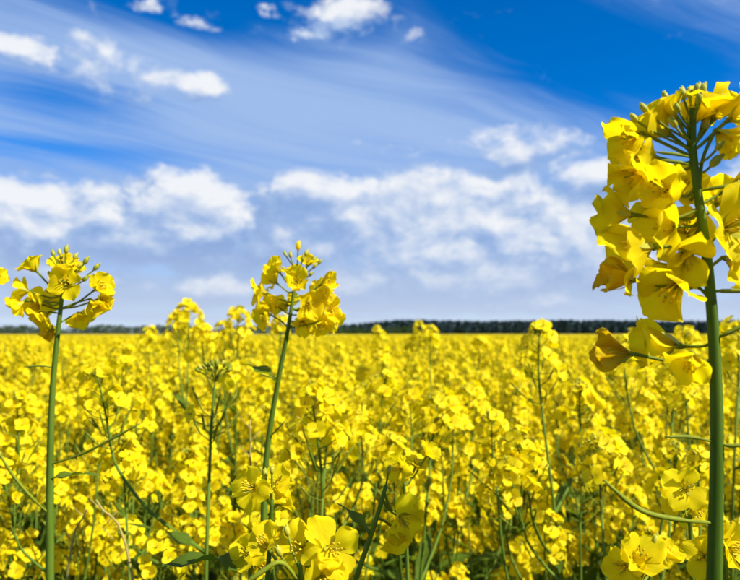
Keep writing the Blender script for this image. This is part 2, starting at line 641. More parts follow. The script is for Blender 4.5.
# mid-detail flowers: one mesh each
FLOWER_MB, FLOWER_ME = [], []
for k in range(7):
    mb = MB()
    el = [.25, .45, .6, .75, .35, .95, .5][k]
    for Mx in petal_mats(prng, el):
        mb.merge(petal_grid(prng, 2, 4, PETAL, prng.uniform(.44, .54), .2, prng.uniform(.05, .3), .06), Mx)
    mb.tube([(0, 0, -.08), (0, 0, .06), (0, 0, .45)], [.05, .09, .06], BUD, 4)
    for q in range(3):
        a = q * 2.1
        mb.put([(.03 * math.cos(a), .03 * math.sin(a), .1), (.2 * math.cos(a), .2 * math.sin(a), .5), (.2 * math.cos(a + .6), .2 * math.sin(a + .6), .5)], [(0, 1, 2)], STAMEN)
    FLOWER_MB.append(mb)
    FLOWER_ME.append(mb.mesh('flower'))
FLOWER_LO = []
for k in range(3):
    mb = MB()
    for Mx in petal_mats(prng, [.35, .6, .85][k]):
        mb.merge(petal_grid(prng, 1, 2, PETAL, .46, .1, .15, .03), Mx)
    FLOWER_LO.append(mb)


def make_raceme(seed, nfl, L, bud_n, pods, fl_size, bud_size=1.0):
    """returns (axis mesh builder, list of flower (matrix, index)); base at origin, growing along +Z"""
    r = random.Random(seed)
    mb = MB()
    lean = Vector((r.uniform(-.12, .12), r.uniform(-.12, .12), 0))
    def ax(t): return Vector((lean.x * L * t * t, lean.y * L * t * t, L * t))
    mb.tube([ax(t) for t in (0, .25, .5, .75, 1)], [.0017, .0015, .0013, .0011, .0008], STEM, 5)
    for k in range(bud_n):
        a = k * 2.4 + r.uniform(-.3, .3)
        q = math.sqrt((k + .5) / bud_n)
        d = Vector((math.cos(a) * q * .95, math.sin(a) * q * .95, 1 - .45 * q)).normalized()
        p0 = ax(1 - .12 * q)
        p1 = p0 + d * (.006 + .006 * q) * bud_size
        mb.tube([p0, p1], [.0004, .0005], POD, 3)
        mb.ball(p1 + d * .0028, d * (.0034 + .0008 * (bud_size - 1)), .0016 + .0004 * q, BUD if bud_size == 1 or k % 3 == 0 else POD, 5, 4)
    fl = []
    for k in range(nfl):
        t = k / max(1, nfl - 1)
        a = k * 2.39996 + r.uniform(-.35, .35)
        up = .95 - .75 * t + r.uniform(-.2, .2)
        d = Vector((math.cos(a), math.sin(a), up)).normalized()
        zt = .97 - .62 * t
        p0 = ax(zt)
        pl = .010 + .014 * t ** .6 + r.uniform(-.004, .006)
        p1 = p0 + d * pl
        mb.tube([p0, p0.lerp(p1, .5) + Vector((0, 0, -.001)), p1], [.0006, .0005, .0006], POD, 3)
        f = (d + Vector((r.uniform(-.35, .35), r.uniform(-.35, .35), r.uniform(-.1, .35)))).normalized()
        s = fl_size * r.uniform(.82, 1.15) * (.8 + .2 * min(1, t * 3))
        fl.append((Matrix.Translation(p1) @ aim(f, r.uniform(0, 6.28)) @ Matrix.Scale(s, 4), r.randrange(7)))
    for k in range(pods):
        a = k * 2.39996 + 1 + r.uniform(-.3, .3)
        zt = .36 - .5 * k / max(1, pods)
        p0 = ax(max(zt, -.1)) if zt >= 0 else Vector((0, 0, L * zt))
        d = Vector((math.cos(a), math.sin(a), .45 + r.uniform(-.2, .3))).normalized()
        p1 = p0 + d * .015
        up = (d + Vector((0, 0, .8))).normalized()
        ln = r.uniform(.010, .030)
        mb.tube([p0, p1, p1 + up * ln * .5, p1 + up * ln, p1 + up * (ln + .005)], [.0006, .0006, .0012, .0010, .0003], POD, 4)
    return mb, fl


RAC = []
for k in range(9):
    rr = random.Random(100 + k)
    RAC.append(make_raceme(100 + k, rr.randint(15, 23), rr.uniform(.055, .095), rr.randint(10, 17), rr.randint(5, 10), .0132))
RAC_BUD = [make_raceme(130, 3, .05, 20, 10, .009), make_raceme(131, 3, .06, 24, 11, .0090, 1.5)]     # mostly buds and pods
RAC_ALL = RAC + RAC_BUD
RAC_AXIS = [mb.mesh('raceme') for mb, fl in RAC_ALL]
RAC_FULL = []
for mb, fl in RAC_ALL:
    full = MB()
    full.merge(mb, Matrix.Identity(4))
    for M_, i in fl:
        full.merge(FLOWER_MB[i], M_)
    RAC_FULL.append(full)
RAC_FULL_ME = [f.mesh('raceme') for f in RAC_FULL]
RAC_LO = []
for mb, fl in RAC:
    full = MB()
    full.tube([(0, 0, 0), (0, 0, .07)], [.002, .001], STEM, 3)
    for M_, i in fl:
        full.merge(FLOWER_LO[i % 3], M_ @ Matrix.Scale(1.12, 4))
    full.ball((0, 0, .075), (0, 0, .008), .006, BUD, 4, 3)
    RAC_LO.append(full)
LEAF_MB = [leaf_mb(random.Random(40 + k), 1.0, [.14, .10, .17, .07][k], LEAF, 6, .5, [.35, .2, .55, .3][k]) for k in range(4)]
LEAF_ME = [m.mesh('leaf') for m in LEAF_MB]


class PlantSpec:
    """a branching plant about 1.2 m tall: stem paths, racemes and leaves, shared by near, middle and far copies"""
    def __init__(self, seed, nb, H=1.2, spread=.13, buds=False):
        r = random.Random(seed)
        self.paths, self.rac, self.leaf = [], [], []
        bend = Vector((r.uniform(-.05, .05), r.uniform(-.05, .05), 0))
        def st(t): return Vector((bend.x * t * t, bend.y * t * t, H * t)) + Vector((.008 * math.sin(t * 7 + seed), .008 * math.cos(t * 6), 0)) * t
        top = .93
        self.paths.append(([st(t * top) for t in (0, .2, .4, .6, .8, .9, 1)], [.0058, .0050, .0042, .0033, .0023, .0018, .0014]))
        d = (st(top) - st(top - .03)).normalized()
        self.rac.append((Matrix.Translation(st(top)) @ aim(d, r.uniform(0, 6)), 10 if buds else r.randrange(9)))
        for k in range(nb):
            a = k * 2.4 + r.uniform(-.4, .4)
            t0 = .46 + .36 * k / max(1, nb - 1) + r.uniform(-.03, .03)
            p0 = st(t0)
            out = Vector((math.cos(a), math.sin(a), 0))
            reach = spread * r.uniform(.6, 1.25)
            zt = H * r.uniform(.66, .95)
            p3 = p0 + out * reach; p3.z = max(zt, p0.z + .09)
            pts = catmull([p0, p0.lerp(p3, .35) + out * reach * .22, p0.lerp(p3, .75) + out * reach * .16, p3], 3)
            n = len(pts)
            self.paths.append((pts, [.0023 - .0010 * i / (n - 1) for i in range(n)]))
            dd = ((pts[-1] - pts[-2]).normalized() + Vector((r.uniform(-.2, .2), r.uniform(-.2, .2), .6))).normalized()
            self.rac.append((Matrix.Translation(p3) @ aim(dd, r.uniform(0, 6)) @ Matrix.Scale(r.uniform(.75, 1.08), 4), 9 if r.random() < .1 else r.randrange(9)))
            L = r.uniform(.06, .11)        # small bract leaf at the fork
            self.leaf.append((Matrix.Translation(p0) @ Matrix.Rotation(a - math.pi / 2 + .3, 4, 'Z') @ Matrix.Rotation(r.uniform(.2, .7), 4, 'X') @ Matrix.Scale(L, 4), r.choice((1, 3))))
        for k in range(7):
            t0 = .22 + .5 * k / 6
            a = r.uniform(0, 6.28)
            L = .20 - .11 * t0 + r.uniform(-.02, .03)
            self.leaf.append((Matrix.Translation(st(t0)) @ Matrix.Rotation(a, 4, 'Z') @ Matrix.Rotation(r.uniform(.1, .6), 4, 'X') @ Matrix.Scale(L, 4), r.choice((0, 1, 2))))
        sm = MB()
        for pts, rad in self.paths:
            sm.tube(pts, rad, STEM, 6)
        self.stem_mb = sm
        self.stem_me = sm.mesh('stem')
        self._full = None

    def full(self, lo=False):
        mb = MB()
        for pts, rad in self.paths:
            mb.tube(pts[::2] + ([pts[-1]] if len(pts) % 2 == 0 else []), (rad[::2] + ([rad[-1]] if len(rad) % 2 == 0 else [])), STEM, 3 if lo else 5)
        for M_, i in self.rac:
            mb.merge(RAC_LO[i % 9] if lo else RAC_FULL[i], M_)
        for M_, i in self.leaf:
            mb.merge(LEAF_MB[i], M_)
        return mb.mesh('rapeseed_plant')


SPECS = [PlantSpec(300 + k, [6, 7, 8, 6, 7, 8, 5][k], 1.2, [.12, .14, .16, .10, .13, .15, .12][k]) for k in range(7)]
SPEC_BUD = PlantSpec(350, 2, 1.2, .10, True)
FULL_ME = [s.full() for s in SPECS]
LOW_ME = [s.full(True) for s in SPECS[:4]]


def place_plant(spec_i, loc, rz, s, detail, label, group=None, spec=None):
    """detail 2: every flower an object; 1: racemes, stem and leaves as parts; 0: one mesh"""
    sp = spec or SPECS[spec_i]
    M_ = Matrix.Translation(loc) @ Matrix.Rotation(rz, 4, 'Z') @ Matrix.Scale(s, 4)
    if detail == 0:
        o = new('rapeseed_plant', FULL_ME[spec_i], None, M_)
        return tag(o, label, 'rapeseed plant', group)
    root = new('rapeseed_plant', None, None, M_)
    root.empty_display_size = .05
    tag(root, label, 'rapeseed plant', group)
    new('stem', sp.stem_me, root)
    for m, i in sp.leaf:
        new('leaf', LEAF_ME[i], root, m)
    for m, i in sp.rac:
        if detail == 1:
            new('raceme', RAC_FULL_ME[i], root, m)
        else:
            rc = new('raceme', RAC_AXIS[i], root, m)
            for fm, fi in RAC_ALL[i][1]:
                new('flower', FLOWER_ME[fi], rc, fm)
    return root


# ------------------------------------------------------------------ detailed foreground plants
def detailed(label, stem, r_base, r_top, flowers, buds=(), pods=(), leaves=(), seed=1, size=.0145, group=None, straw=False):
    """stem: photo points with depth, from the top down; it goes on to the ground below the frame.
    flowers: (px, py, depth offset, facing, petal lift, size factor, stem px, stem py[, wilted])"""
    r = random.Random(seed)
    pts = [W(*p) for p in stem]
    last, prev = pts[-1], pts[-2]
    slope = (last - prev); slope = slope / max(.02, abs(slope.z))
    basep = last + Vector((slope.x * .25, slope.y * .25, 0)); basep.z = 0
    path = catmull(pts, 6)
    ctl = last + slope * .3
    for i in range(1, 13):
        t = i / 12
        path.append(last * (1 - t) ** 2 + ctl * 2 * t * (1 - t) + basep * t * t)
    base = Vector((basep.x, basep.y, 0))
    root = new('rapeseed_plant', None, None, Matrix.Translation(base))
    root.empty_display_size = .05
    tag(root, label, 'rapeseed plant', group)
    n = len(path)
    acc = [0]
    for a, b in zip(path, path[1:]):
        acc.append(acc[-1] + (b - a).length)
    rad = [r_top + (r_base - r_top) * min(1, (s_ / .22)) ** .8 for s_ in acc]
    mb = MB()
    mb.tube([p - base for p in path][::-1], rad[::-1], STRAW if straw else STEM, 18, .035)
    new('stem', mb.mesh('stem'), root)
    d0 = stem[0][2]

    def near_stem(px, py):
        q = W(px, py, d0)
        best = min(path, key=lambda p: abs(p.z - q.z))
        return best.copy()

    for fl in flowers:
        px, py, dd, face, el, sc, sx, sy = fl[:8]
        wil = len(fl) > 8 and fl[8]
        L = size * sc
        f = Vector(face).normalized()
        c = W(px, py, d0 + dd)
        b = c - f * L * .5 * math.sin(min(1.4, el + .15))
        M_ = Matrix.Translation(b - base) @ aim(f, r.uniform(0, 1.57)) @ Matrix.Scale(L, 4)
        fo = new('flower', CALYX_HI, root, M_)
        for k, pm in enumerate(petal_mats(r, el, .38)):
            pm = pm @ Matrix.Scale(r.uniform(.9, 1.1), 4)
            new('petal', r.choice(WIL_HI if wil else PET_HI), fo, pm)
        a = near_stem(sx, sy)
        inv = (Matrix.Translation(base) @ M_).inverted()
        end = b - f * L * .08
        midp = a.lerp(end, .55) + Vector((0, 0, -.0015 - .04 * (a - end).length)) - f * L * .25
        pb = MB()
        cp = catmull([a, midp, end], 4)
        pb.tube([inv @ p for p in cp], [.00085 / L] * (len(cp) - 1) + [.0010 / L], POD, 6)
        new('pedicel', pb.mesh('pedicel'), fo)
    for (px, py, dd, sc, sx, sy, col) in buds:
        c = W(px, py, d0 + dd) - base
        a = near_stem(sx, sy) - base
        ax = (c - a).normalized() + Vector((0, 0, .5))
        ax.normalize()
        bb = MB()
        bb.tube(catmull([a, a.lerp(c, .6) - Vector((0, 0, .001)), c], 3), [.0006] * 7, POD, 5)
        sc *= .68
        ln = .0038 * sc
        bb.ball(c + ax * ln * .8, ax * ln, .0021 * sc, col, 8, 6)
        for q in range(2):                       # sepal tips
            bb.ball(c + ax * ln * (1.2 + .3 * q) + Vector((.0007 * (q * 2 - 1) * sc, 0, 0)), ax * ln * .55, .0011 * sc, PETAL if col == BUD and sc > 1.2 else col, 6, 4)
        new('bud', bb.mesh('bud'), root)
    for pd in pods:
        pp = [W(x, y, d0 + dd) for (x, y, dd) in pd['pts']]
        a = near_stem(*pd['at']) if 'at' in pd else pp[0]
        cp = catmull([a] + pp if 'at' in pd else pp, 5)
        m_ = len(cp)
        w0 = pd.get('r', .0011)
        rr_ = [w0 * (.7 if i < m_ * .3 else 1.0) * (1 - .6 * max(0, (i / (m_ - 1) - .8) / .2)) for i in range(m_)]
        pb = MB()
        pb.tube([p - base for p in cp], rr_, pd.get('mat', POD), 7)
        new(pd.get('name', 'pod'), pb.mesh('pod'), root)
    for (px, py, dd, L, wid, rz, tilt, k) in leaves:
        c = near_stem(px, py) - base
        lm = leaf_mb(random.Random(seed * 7 + k), L, wid, LEAF, 10, .5, .3)
        new('leaf', lm.mesh('leaf'), root, Matrix.Translation(c) @ Matrix.Rotation(rz, 4, 'Z') @ Matrix.Rotation(tilt, 4, 'X'))
    return root


# the big plant on the right edge
HD = .33
detailed('tallest rapeseed plant with thick green stem at the right edge against the sky',
    [(693, 108, HD), (693, 150, HD), (699, 200, HD), (706, 250, HD), (711, 300, HD), (715, 360, HD), (717, 430, HD), (716, 510, HD), (714, 590, HD)],
    .0034, .0014,
    [
        (652, 126, .006, (-.75, .15, .45), 1.0, 1.25, 690, 150),
        (627, 138, -.002, (-.85, -.3, -.35), 1.05, 1.1, 690, 156),
        (640, 158, .006, (-.9, .25, .1), .95, 1.15, 693, 160),
        (628, 176, -.004, (-.75, -.45, -.25), 1.0, 1.25, 694, 168),
        (658, 186, -.008, (-.7, -.5, .2), .85, 1.25, 697, 182),
        (683, 184, .010, (-.1, -.7, .5), .9, 1.0, 698, 190),
        (610, 214, .002, (-.98, .1, .05), 1.12, 1.3, 700, 205),
        (650, 208, .014, (-.6, .5, .4), .7, 1.15, 700, 212),
        (662, 229, -.002, (-.8, -.35, -.15), 1.0, 1.2, 702, 218),
        (688, 228, .008, (-.2, -.7, .2), .9, 1.0, 704, 226),
        (628, 250, -.004, (-.97, .1, -.12), 1.05, 1.6, 706, 243),
        (684, 264, -.002, (-.2, -.55, -.6), .95, 1.3, 707, 250),
        (614, 277, .002, (-.95, .05, .15), 1.15, 1.25, 710, 285, True),
        (658, 272, .016, (-.6, .3, -.3), .9, 1.0, 710, 270),
        (668, 294, -.004, (-.6, -.35, -.5), .95, 1.35, 711, 300),
        (724, 104, .004, (.35, -.5, .65), .75, 1.3, 694, 135),
        (744, 112, -.004, (.6, -.5, .3), .7, 1.2, 696, 150),
        (729, 142, -.004, (.4, -.3, -.65), 1.0, 1.1, 704, 196),
        (693, 114, .006, (.1, -.4, .8), 1.05, .9, 693, 150),
        (670, 106, .002, (-.45, 0, .85), 1.2, .85, 692, 145),
        (706, 112, .012, (.3, .3, .6), .9, .95, 693, 140),
        (734, 226, -.004, (.25, -.95, .05), .5, 1.45, 709, 262),
        (744, 186, .004, (.8, -.4, .2), .7, 1.2, 703, 200),
        (740, 262, .004, (.6, -.6, -.3), .7, 1.2, 710, 280),
        (722, 196, .016, (.4, .2, .5), .8, 1.0, 702, 200),
        (612, 355, .000, (-.98, .05, -.05), 1.12, 1.2, 714, 360, True),
        (655, 343, .010, (-.95, .1, .12), 1.2, 1.5, 713, 332),
        (690, 366, -.010, (-.35, -.5, -.65), 1.0, 1.05, 717, 397),
    ],
    buds=[(684, 99, 0, 1.25, 692, 125, BUD), (697, 95, .002, 1.3, 693, 125, BUD), (702, 94, -.003, 1.1, 693, 122, BUD), (690, 97, .004, 1.2, 693, 118, BUD),
          (647, 112, 0, 1.1, 691, 140, BUD), (637, 121, 0, 1.0, 691, 148, BUD), (667, 100, .003, 1.0, 692, 132, BUD), (711, 166, -.004, 1.4, 698, 172, BUD),
          (676, 127, -.003, 1.2, 694, 145, BUD), (704, 128, .004, 1.2, 694, 142, BUD), (716, 150, -.008, 1.0, 700, 170, BUD), (698, 104, -.006, 1.1, 693, 120, BUD), (679, 112, -.006, 1.0, 693, 128, BUD)],
    pods=[dict(at=(715, 437), pts=[(690, 437, -.003), (665, 437, -.006)], r=.0009),
          dict(at=(716, 528), pts=[(680, 520, -.006), (640, 510, -.010), (603, 480, -.014)], r=.0012),
          dict(at=(718, 449), pts=[(730, 446, -.003), (748, 444, -.004)], r=.0009),
          dict(at=(714, 338), pts=[(728, 333, -.003), (748, 322, -.004)], r=.001),
          dict(at=(712, 290), pts=[(726, 291, -.003), (748, 291, -.006)], r=.001),
          dict(at=(701, 195), pts=[(715, 188, -.004), (745, 183, -.006)], r=.0009),
          dict(at=(692, 155), pts=[(675, 154, -.004), (656, 152, -.006)], r=.0008),
          dict(at=(694, 163), pts=[(678, 162, -.004), (660, 160, -.006)], r=.0008)],
    seed=4, size=.0150)

# tall plant on the left
LD = .60
detailed('tall rapeseed plant rising above the horizon at the left edge',
    [(64, 268, LD), (62, 296, LD), (57, 340, LD), (52, 400, LD), (50, 480, LD), (50, 590, LD)],
    .0034, .0014,
    [
        (31, 265, .000, (-.6, -.1, .7), 1.05, 1.0, 62, 290),
        (20, 290, .000, (-.9, -.1, .15), 1.0, 1.05, 61, 296),
        (16, 306, -.006, (-.7, -.3, -.5), 1.0, .95, 60, 305),
        (40, 318, .000, (-.5, -.5, -.5), .95, 1.1, 59, 314),
        (63, 261, .004, (0, -.6, .7), .7, 1.0, 63, 282),
        (66, 282, -.006, (.05, -.9, .15), .6, 1.15, 62, 292),
        (102, 286, .000, (.85, -.3, .4), .9, 1.1, 60, 306),
        (94, 306, -.004, (.5, -.4, -.7), 1.0, 1.0, 60, 308),
        (79, 318, .000, (.3, -.6, -.5), 1.0, .95, 58, 322),
        (50, 330, .008, (-.3, .4, -.2), .8, .9, 58, 330, True),
        (46, 300, .016, (-.3, .7, .2), .7, 1.0, 60, 300),
        (34, 306, .004, (-.5, -.5, -.1), .9, 1.0, 60, 308),
        (76, 268, .008, (.4, -.3, .6), .9, .8, 62, 286),
        (104, 300, .006, (.8, -.3, -.1), .8, .9, 60, 308),
    ],
    buds=[(84, 264, 0, 1.5, 62, 286, BUD), (94, 270, 0, 1.5, 62, 288, BUD), (83, 281, -.003, 1.4, 61, 292, BUD), (52, 277, 0, 1.2, 62, 284, BUD), (51, 293, 0, 1.2, 61, 296, BUD),
          (54, 256, 0, 1.2, 63, 272, BUD), (66, 253, 0, 1.4, 63, 270, BUD), (74, 259, .003, 1.2, 63, 274, BUD), (60, 255, .005, 1.2, 63, 270, BUD), (78, 268, .004, 1.2, 63, 280, BUD)],
    pods=[dict(at=(50, 470), pts=[(80, 455, -.01), (110, 440, -.015), (140, 424, -.02)], r=.0011),
          dict(at=(55, 366), pts=[(40, 366, -.004), (24, 367, -.008)], r=.0008),
          dict(at=(50, 516), pts=[(34, 500, -.01), (15, 478, -.015), (-2, 452, -.02)], r=.0013)],
    leaves=[(50, 475, 0, .040, .006, -1.2, .3, 1)], seed=8, size=.0158)

# tall leaning plant left of the centre
CD = .68
detailed('tall leaning rapeseed plant above the horizon left of the centre',
    [(297, 270, CD), (293, 297, CD), (287, 335, CD), (278, 382, CD), (270, 430, CD), (265, 480, CD), (262, 590, CD)],
    .0032, .0013,
    [
        (275, 266, .000, (-.5, -.4, .7), .9, 1.1, 294, 288),
        (258, 292, .000, (-.9, -.3, .1), .9, 1.15, 292, 302),
        (297, 281, -.010, (.05, -.95, .15), .7, 1.0, 294, 292),
        (308, 261, .004, (.2, -.5, .75), .8, .85, 296, 278),
        (328, 281, .000, (.8, -.3, .4), .9, 1.1, 293, 298),
        (264, 318, -.002, (-.55, -.65, -.35), .8, 1.1, 288, 326),
        (309, 304, -.006, (.35, -.85, 0), .6, 1.1, 291, 310),
        (332, 312, .000, (.8, -.5, -.1), .85, 1.15, 290, 318),
        (336, 322, .008, (.75, -.2, -.25), .8, 1.0, 289, 322),
        (304, 324, .000, (.3, -.7, -.45), .8, 1.05, 288, 328),
        (284, 304, .012, (-.4, .5, .1), .7, 1.0, 292, 304),
        (318, 292, .014, (.4, .6, .1), .7, 1.0, 292, 300),
        (272, 280, .010, (-.6, .3, .4), .8, 1.0, 293, 294),
        (318, 302, .004, (.4, -.6, .4), .7, 1.0, 291, 306),
        (330, 300, .010, (.8, -.3, .3), .7, 1.0, 291, 308),
        (272, 306, .004, (-.5, -.6, 0), .8, .9, 290, 314),
        (320, 326, -.008, (.4, -.7, -.4), .8, 1.0, 288, 330),
        (290, 270, .008, (-.1, -.3, .8), .8, .9, 295, 286),
    ],
    buds=[(298, 250, 0, 1.8, 296, 270, PETAL), (291, 258, 0, 1.3, 296, 274, BUD), (305, 256, 0, 1.3, 296, 272, BUD), (312, 262, .003, 1.3, 295, 276, BUD),
          (313, 268, -.003, 1.2, 295, 280, BUD), (309, 276, -.004, 1.2, 295, 284, BUD), (318, 264, .003, 1.2, 295, 280, BUD), (286, 256, .002, 1.1, 296, 272, BUD), (302, 262, -.004, 1.2, 296, 274, BUD)],
    pods=[dict(at=(278, 384), pts=[(272, 378, -.004), (260, 374, -.008)], r=.0009), dict(at=(268, 440), pts=[(275, 432, -.004), (286, 420, -.008)], r=.0009)],
    leaves=[(278, 384, 0, .05, .008, 1.0, .6, 3)], seed=12, size=.0164)

# low foreground flowers along the bottom of the frame
def low(label, top, d, fl, lean=(0, 0), seed=1, size=.0145, buds=(), pods=(), leaves=(), r=.0022):
    px, py = top
    return detailed(label, [(px, py, d), (px + lean[0] * .35, py + 40, d), (px + lean[0], py + 110, d), (px + lean[0] * 1.1, py + 180, d)], r, .0012, fl, buds, pods, leaves, seed, size)

low('low near rapeseed plant with two open blossoms facing left, lower left of centre', (272, 500), .43,
    [(250, 487, 0, (-.6, -.7, .3), .35, 1.0, 270, 505), (276, 482, .004, (.2, -.7, .5), .5, .9, 272, 503), (284, 500, .008, (.5, .2, .3), .7, .8, 272, 510)],
    (-6, 0), 21, .0155, buds=[(266, 478, .004, 1.2, 272, 500, BUD), (272, 474, 0, 1.1, 272, 500, BUD)])
low('near rapeseed plant with large blossoms on spreading stalks at the bottom edge, left of centre', (300, 562), .37,
    [(299, 548, .004, (-.3, -.85, .3), .4, 1.1, 298, 585), (333, 549, 0, (.35, -.85, .25), .4, 1.2, 302, 590), (322, 580, -.004, (.2, -.9, -.2), .5, 1.0, 302, 600), (262, 540, .008, (-.4, -.4, .7), .9, 1.0, 298, 590), (318, 528, .012, (.1, .1, .9), 1.0, .7, 300, 580)],
    (6, 0), 22, .0145, buds=[(288, 536, .002, 1.2, 299, 575, BUD), (281, 556, -.004, 1.3, 299, 580, BUD)],
    pods=[dict(at=(304, 590), pts=[(282, 563, -.010), (262, 572, -.014), (240, 588, -.016)], r=.0013)],
    )
low('near rapeseed plant with drooping blossom on a slanting dark stem, bottom centre', (386, 486), .42,
    [(402, 520, -.004, (.35, -.8, -.15), .55, 1.15, 380, 500), (394, 538, .004, (.1, -.7, -.6), .85, 1.0, 376, 515), (414, 510, .006, (.8, -.2, .3), .7, .8, 382, 495)],
    (-34, 0), 23, .0150, buds=[(388, 474, 0, 1.0, 385, 495, BUD)], leaves=[(370, 540, 0, .03, .004, .9, .8, 5)])
low('rapeseed plant with tilted blossoms just above the slanting dark stem', (404, 480), .58,
    [(398, 468, 0, (-.6, -.6, .3), .5, 1.1, 404, 486), (430, 452, .004, (.5, -.3, .7), .8, .9, 404, 484), (416, 462, .008, (.1, -.4, .8), .7, .9, 404, 484)],
    (4, 0), 24, .0150)
low('near rapeseed plant with pointed half-open blossom at the bottom edge, lower right', (640, 570), .37,
    [(640, 556, 0, (.0, -.6, .55), .8, 1.3, 640, 590), (622, 566, .004, (-.6, -.6, .2), .6, 1.0, 638, 590), (668, 552, .012, (.6, -.3, .5), .7, .9, 642, 590)],
    (0, 0), 25, .0132, buds=[(654, 545, .006, 1.2, 640, 580, BUD)])
low('near rapeseed plant with pale wide-open blossom just left of the thick right stem', (690, 515), .45,
    [(686, 488, 0, (-.1, -.92, .35), .3, 1.25, 690, 525), (697, 512, .004, (.3, -.7, -.3), .6, 1.0, 690, 530), (672, 500, .008, (-.7, -.4, .2), .6, .9, 690, 528)],
    (4, 0), 26, .0132)
low('near rapeseed plant with blossoms on both sides of the thick stem, bottom right corner', (726, 560), .42,
    [(733, 548, 0, (.4, -.8, .2), .45, 1.2, 726, 580), (703, 556, .004, (-.5, -.7, .3), .6, 1.1, 726, 585), (722, 534, .006, (0, -.5, .8), .7, .9, 726, 580)],
    (0, 0), 27, .0132)
low('near rapeseed plant with half-open blossom left of the large bottom blossoms', (250, 560), .46,
    [(246, 552, 0, (-.3, -.75, .4), .6, 1.1, 250, 580), (262, 566, .006, (.5, -.5, -.2), .7, .9, 250, 585)],
    (0, 0), 28, .0132, leaves=[(250, 566, 0, .06, .012, 1.5, .25, 6)])
low('tiny rapeseed tip cut off by the left edge at the horizon', (-8, 282), .62,
    [(-4, 276, 0, (.5, -.7, .3), .6, .9, -8, 300), (-14, 262, 0, (-.3, -.6, .6), .6, 1.0, -8, 296), (-16, 292, 0, (-.5, -.6, 0), .6, 1.0, -8, 310)], (-6, 0), 29, .0132)

# dry straw-coloured stalks at the lower left
for k, (lab, a, b, d) in enumerate([('straw-coloured bare stalk leaning right at the lower left', (96, 500), (134, 585), .75),
                                    ('straw-coloured bare stalk leaning left at the lower left', (86, 510), (66, 585), .8),
                                    ('thin pale upright stalk beside the tall leaning plant', (250, 420), (250, 500), .85)]):
    p0, p1 = W(a[0], a[1], d), W(b[0], b[1], d)
    dirn = (p1 - p0).normalized()
    foot = p1 + dirn * .25
    foot.z = 0
    mb = MB()
    cp = catmull([p0, p1, p1.lerp(foot, .4) + dirn * .05, foot], 5)
    mb.tube([p - foot for p in cp][::-1], [.0022 - .0012 * i / (len(cp) - 1) for i in range(len(cp))], STRAW, 7)
    for q in range(4):
        t = .1 + .18 * q
        pa = p0.lerp(p1, t) - foot
        pb_ = pa + Vector((.012 * (1 if q % 2 else -1), -.004, .014))
        mb.tube([pa, pb_], [.0006, .0004], STRAW, 4)
    o = new('dry_stalk', mb.mesh('dry_stalk'), None, Matrix.Translation(foot))
    tag(o, lab, 'stalk')

# ------------------------------------------------------------------ the crop
crng = random.Random(77)
taken = []


def top_place(px, py, d, spec_i, rz, label, detail=2, spec=None):
    """a plant whose uppermost raceme stands at this place of the photograph, d metres away"""
    p = W(px, py, d)
    sp = spec or SPECS[spec_i]
    tip = sp.rac[0][0].translation + Vector((0, 0, .092))
    s = p.z / tip.z
    off = Matrix.Rotation(rz, 3, 'Z') @ (tip * s)
    loc = Vector((p.x - off.x, p.y - off.y, 0))
    taken.append((loc.x, loc.y))
    return place_plant(spec_i, loc, rz, s, detail, label, None, spec)


top_place(212, 341, .76, 0, .4, 'rapeseed plant with green buds and few petals left of the leaning plant', 2, SPEC_BUD)
top_place(540, 327, .98, 3, 1.2, 'bushy rapeseed plant breaking the treeline right of the centre')
top_place(189, 299, 1.55, 1, .2, 'rapeseed plant rising above the horizon between the two tall left plants')
top_place(238, 307, 1.6, 4, 2.2, 'rounded rapeseed top above the horizon just left of the leaning plant')
top_place(430, 325, 2.0, 2, 4.0, 'small rapeseed top poking over the horizon in the centre')
top_place(382, 327, 3.0, 5, 1.0, 'faint rapeseed top at the horizon right of the leaning plant')
top_place(634, 328, 2.2, 0, 5.0, 'rapeseed top at the treeline left of the thick right stem')
top_place(736, 318, 1.1, 4, 3.3, 'rapeseed top at the right edge behind the thick stem')
top_place(150, 329, 2.2, 3, 0.6, 'rapeseed top touching the hedgerow right of the tall left plant')
top_place(128, 434, .86, 1, 1.5, 'wide yellow rapeseed plant right of the dark branch, lower left')
top_place(430, 388, .98, 2, 5.2, 'full rapeseed plant with broad yellow heads in the middle of the field')
top_place(325, 395, .95, 5, 2.7, 'full yellow rapeseed plant right below the leaning plant')
top_place(600, 430, .82, 4, .9, 'dense yellow rapeseed plant left of the thick right stem, lower right')
top_place(20, 400, .95, 6, 4.4, 'yellow rapeseed plant behind the tall left stem at the left edge')

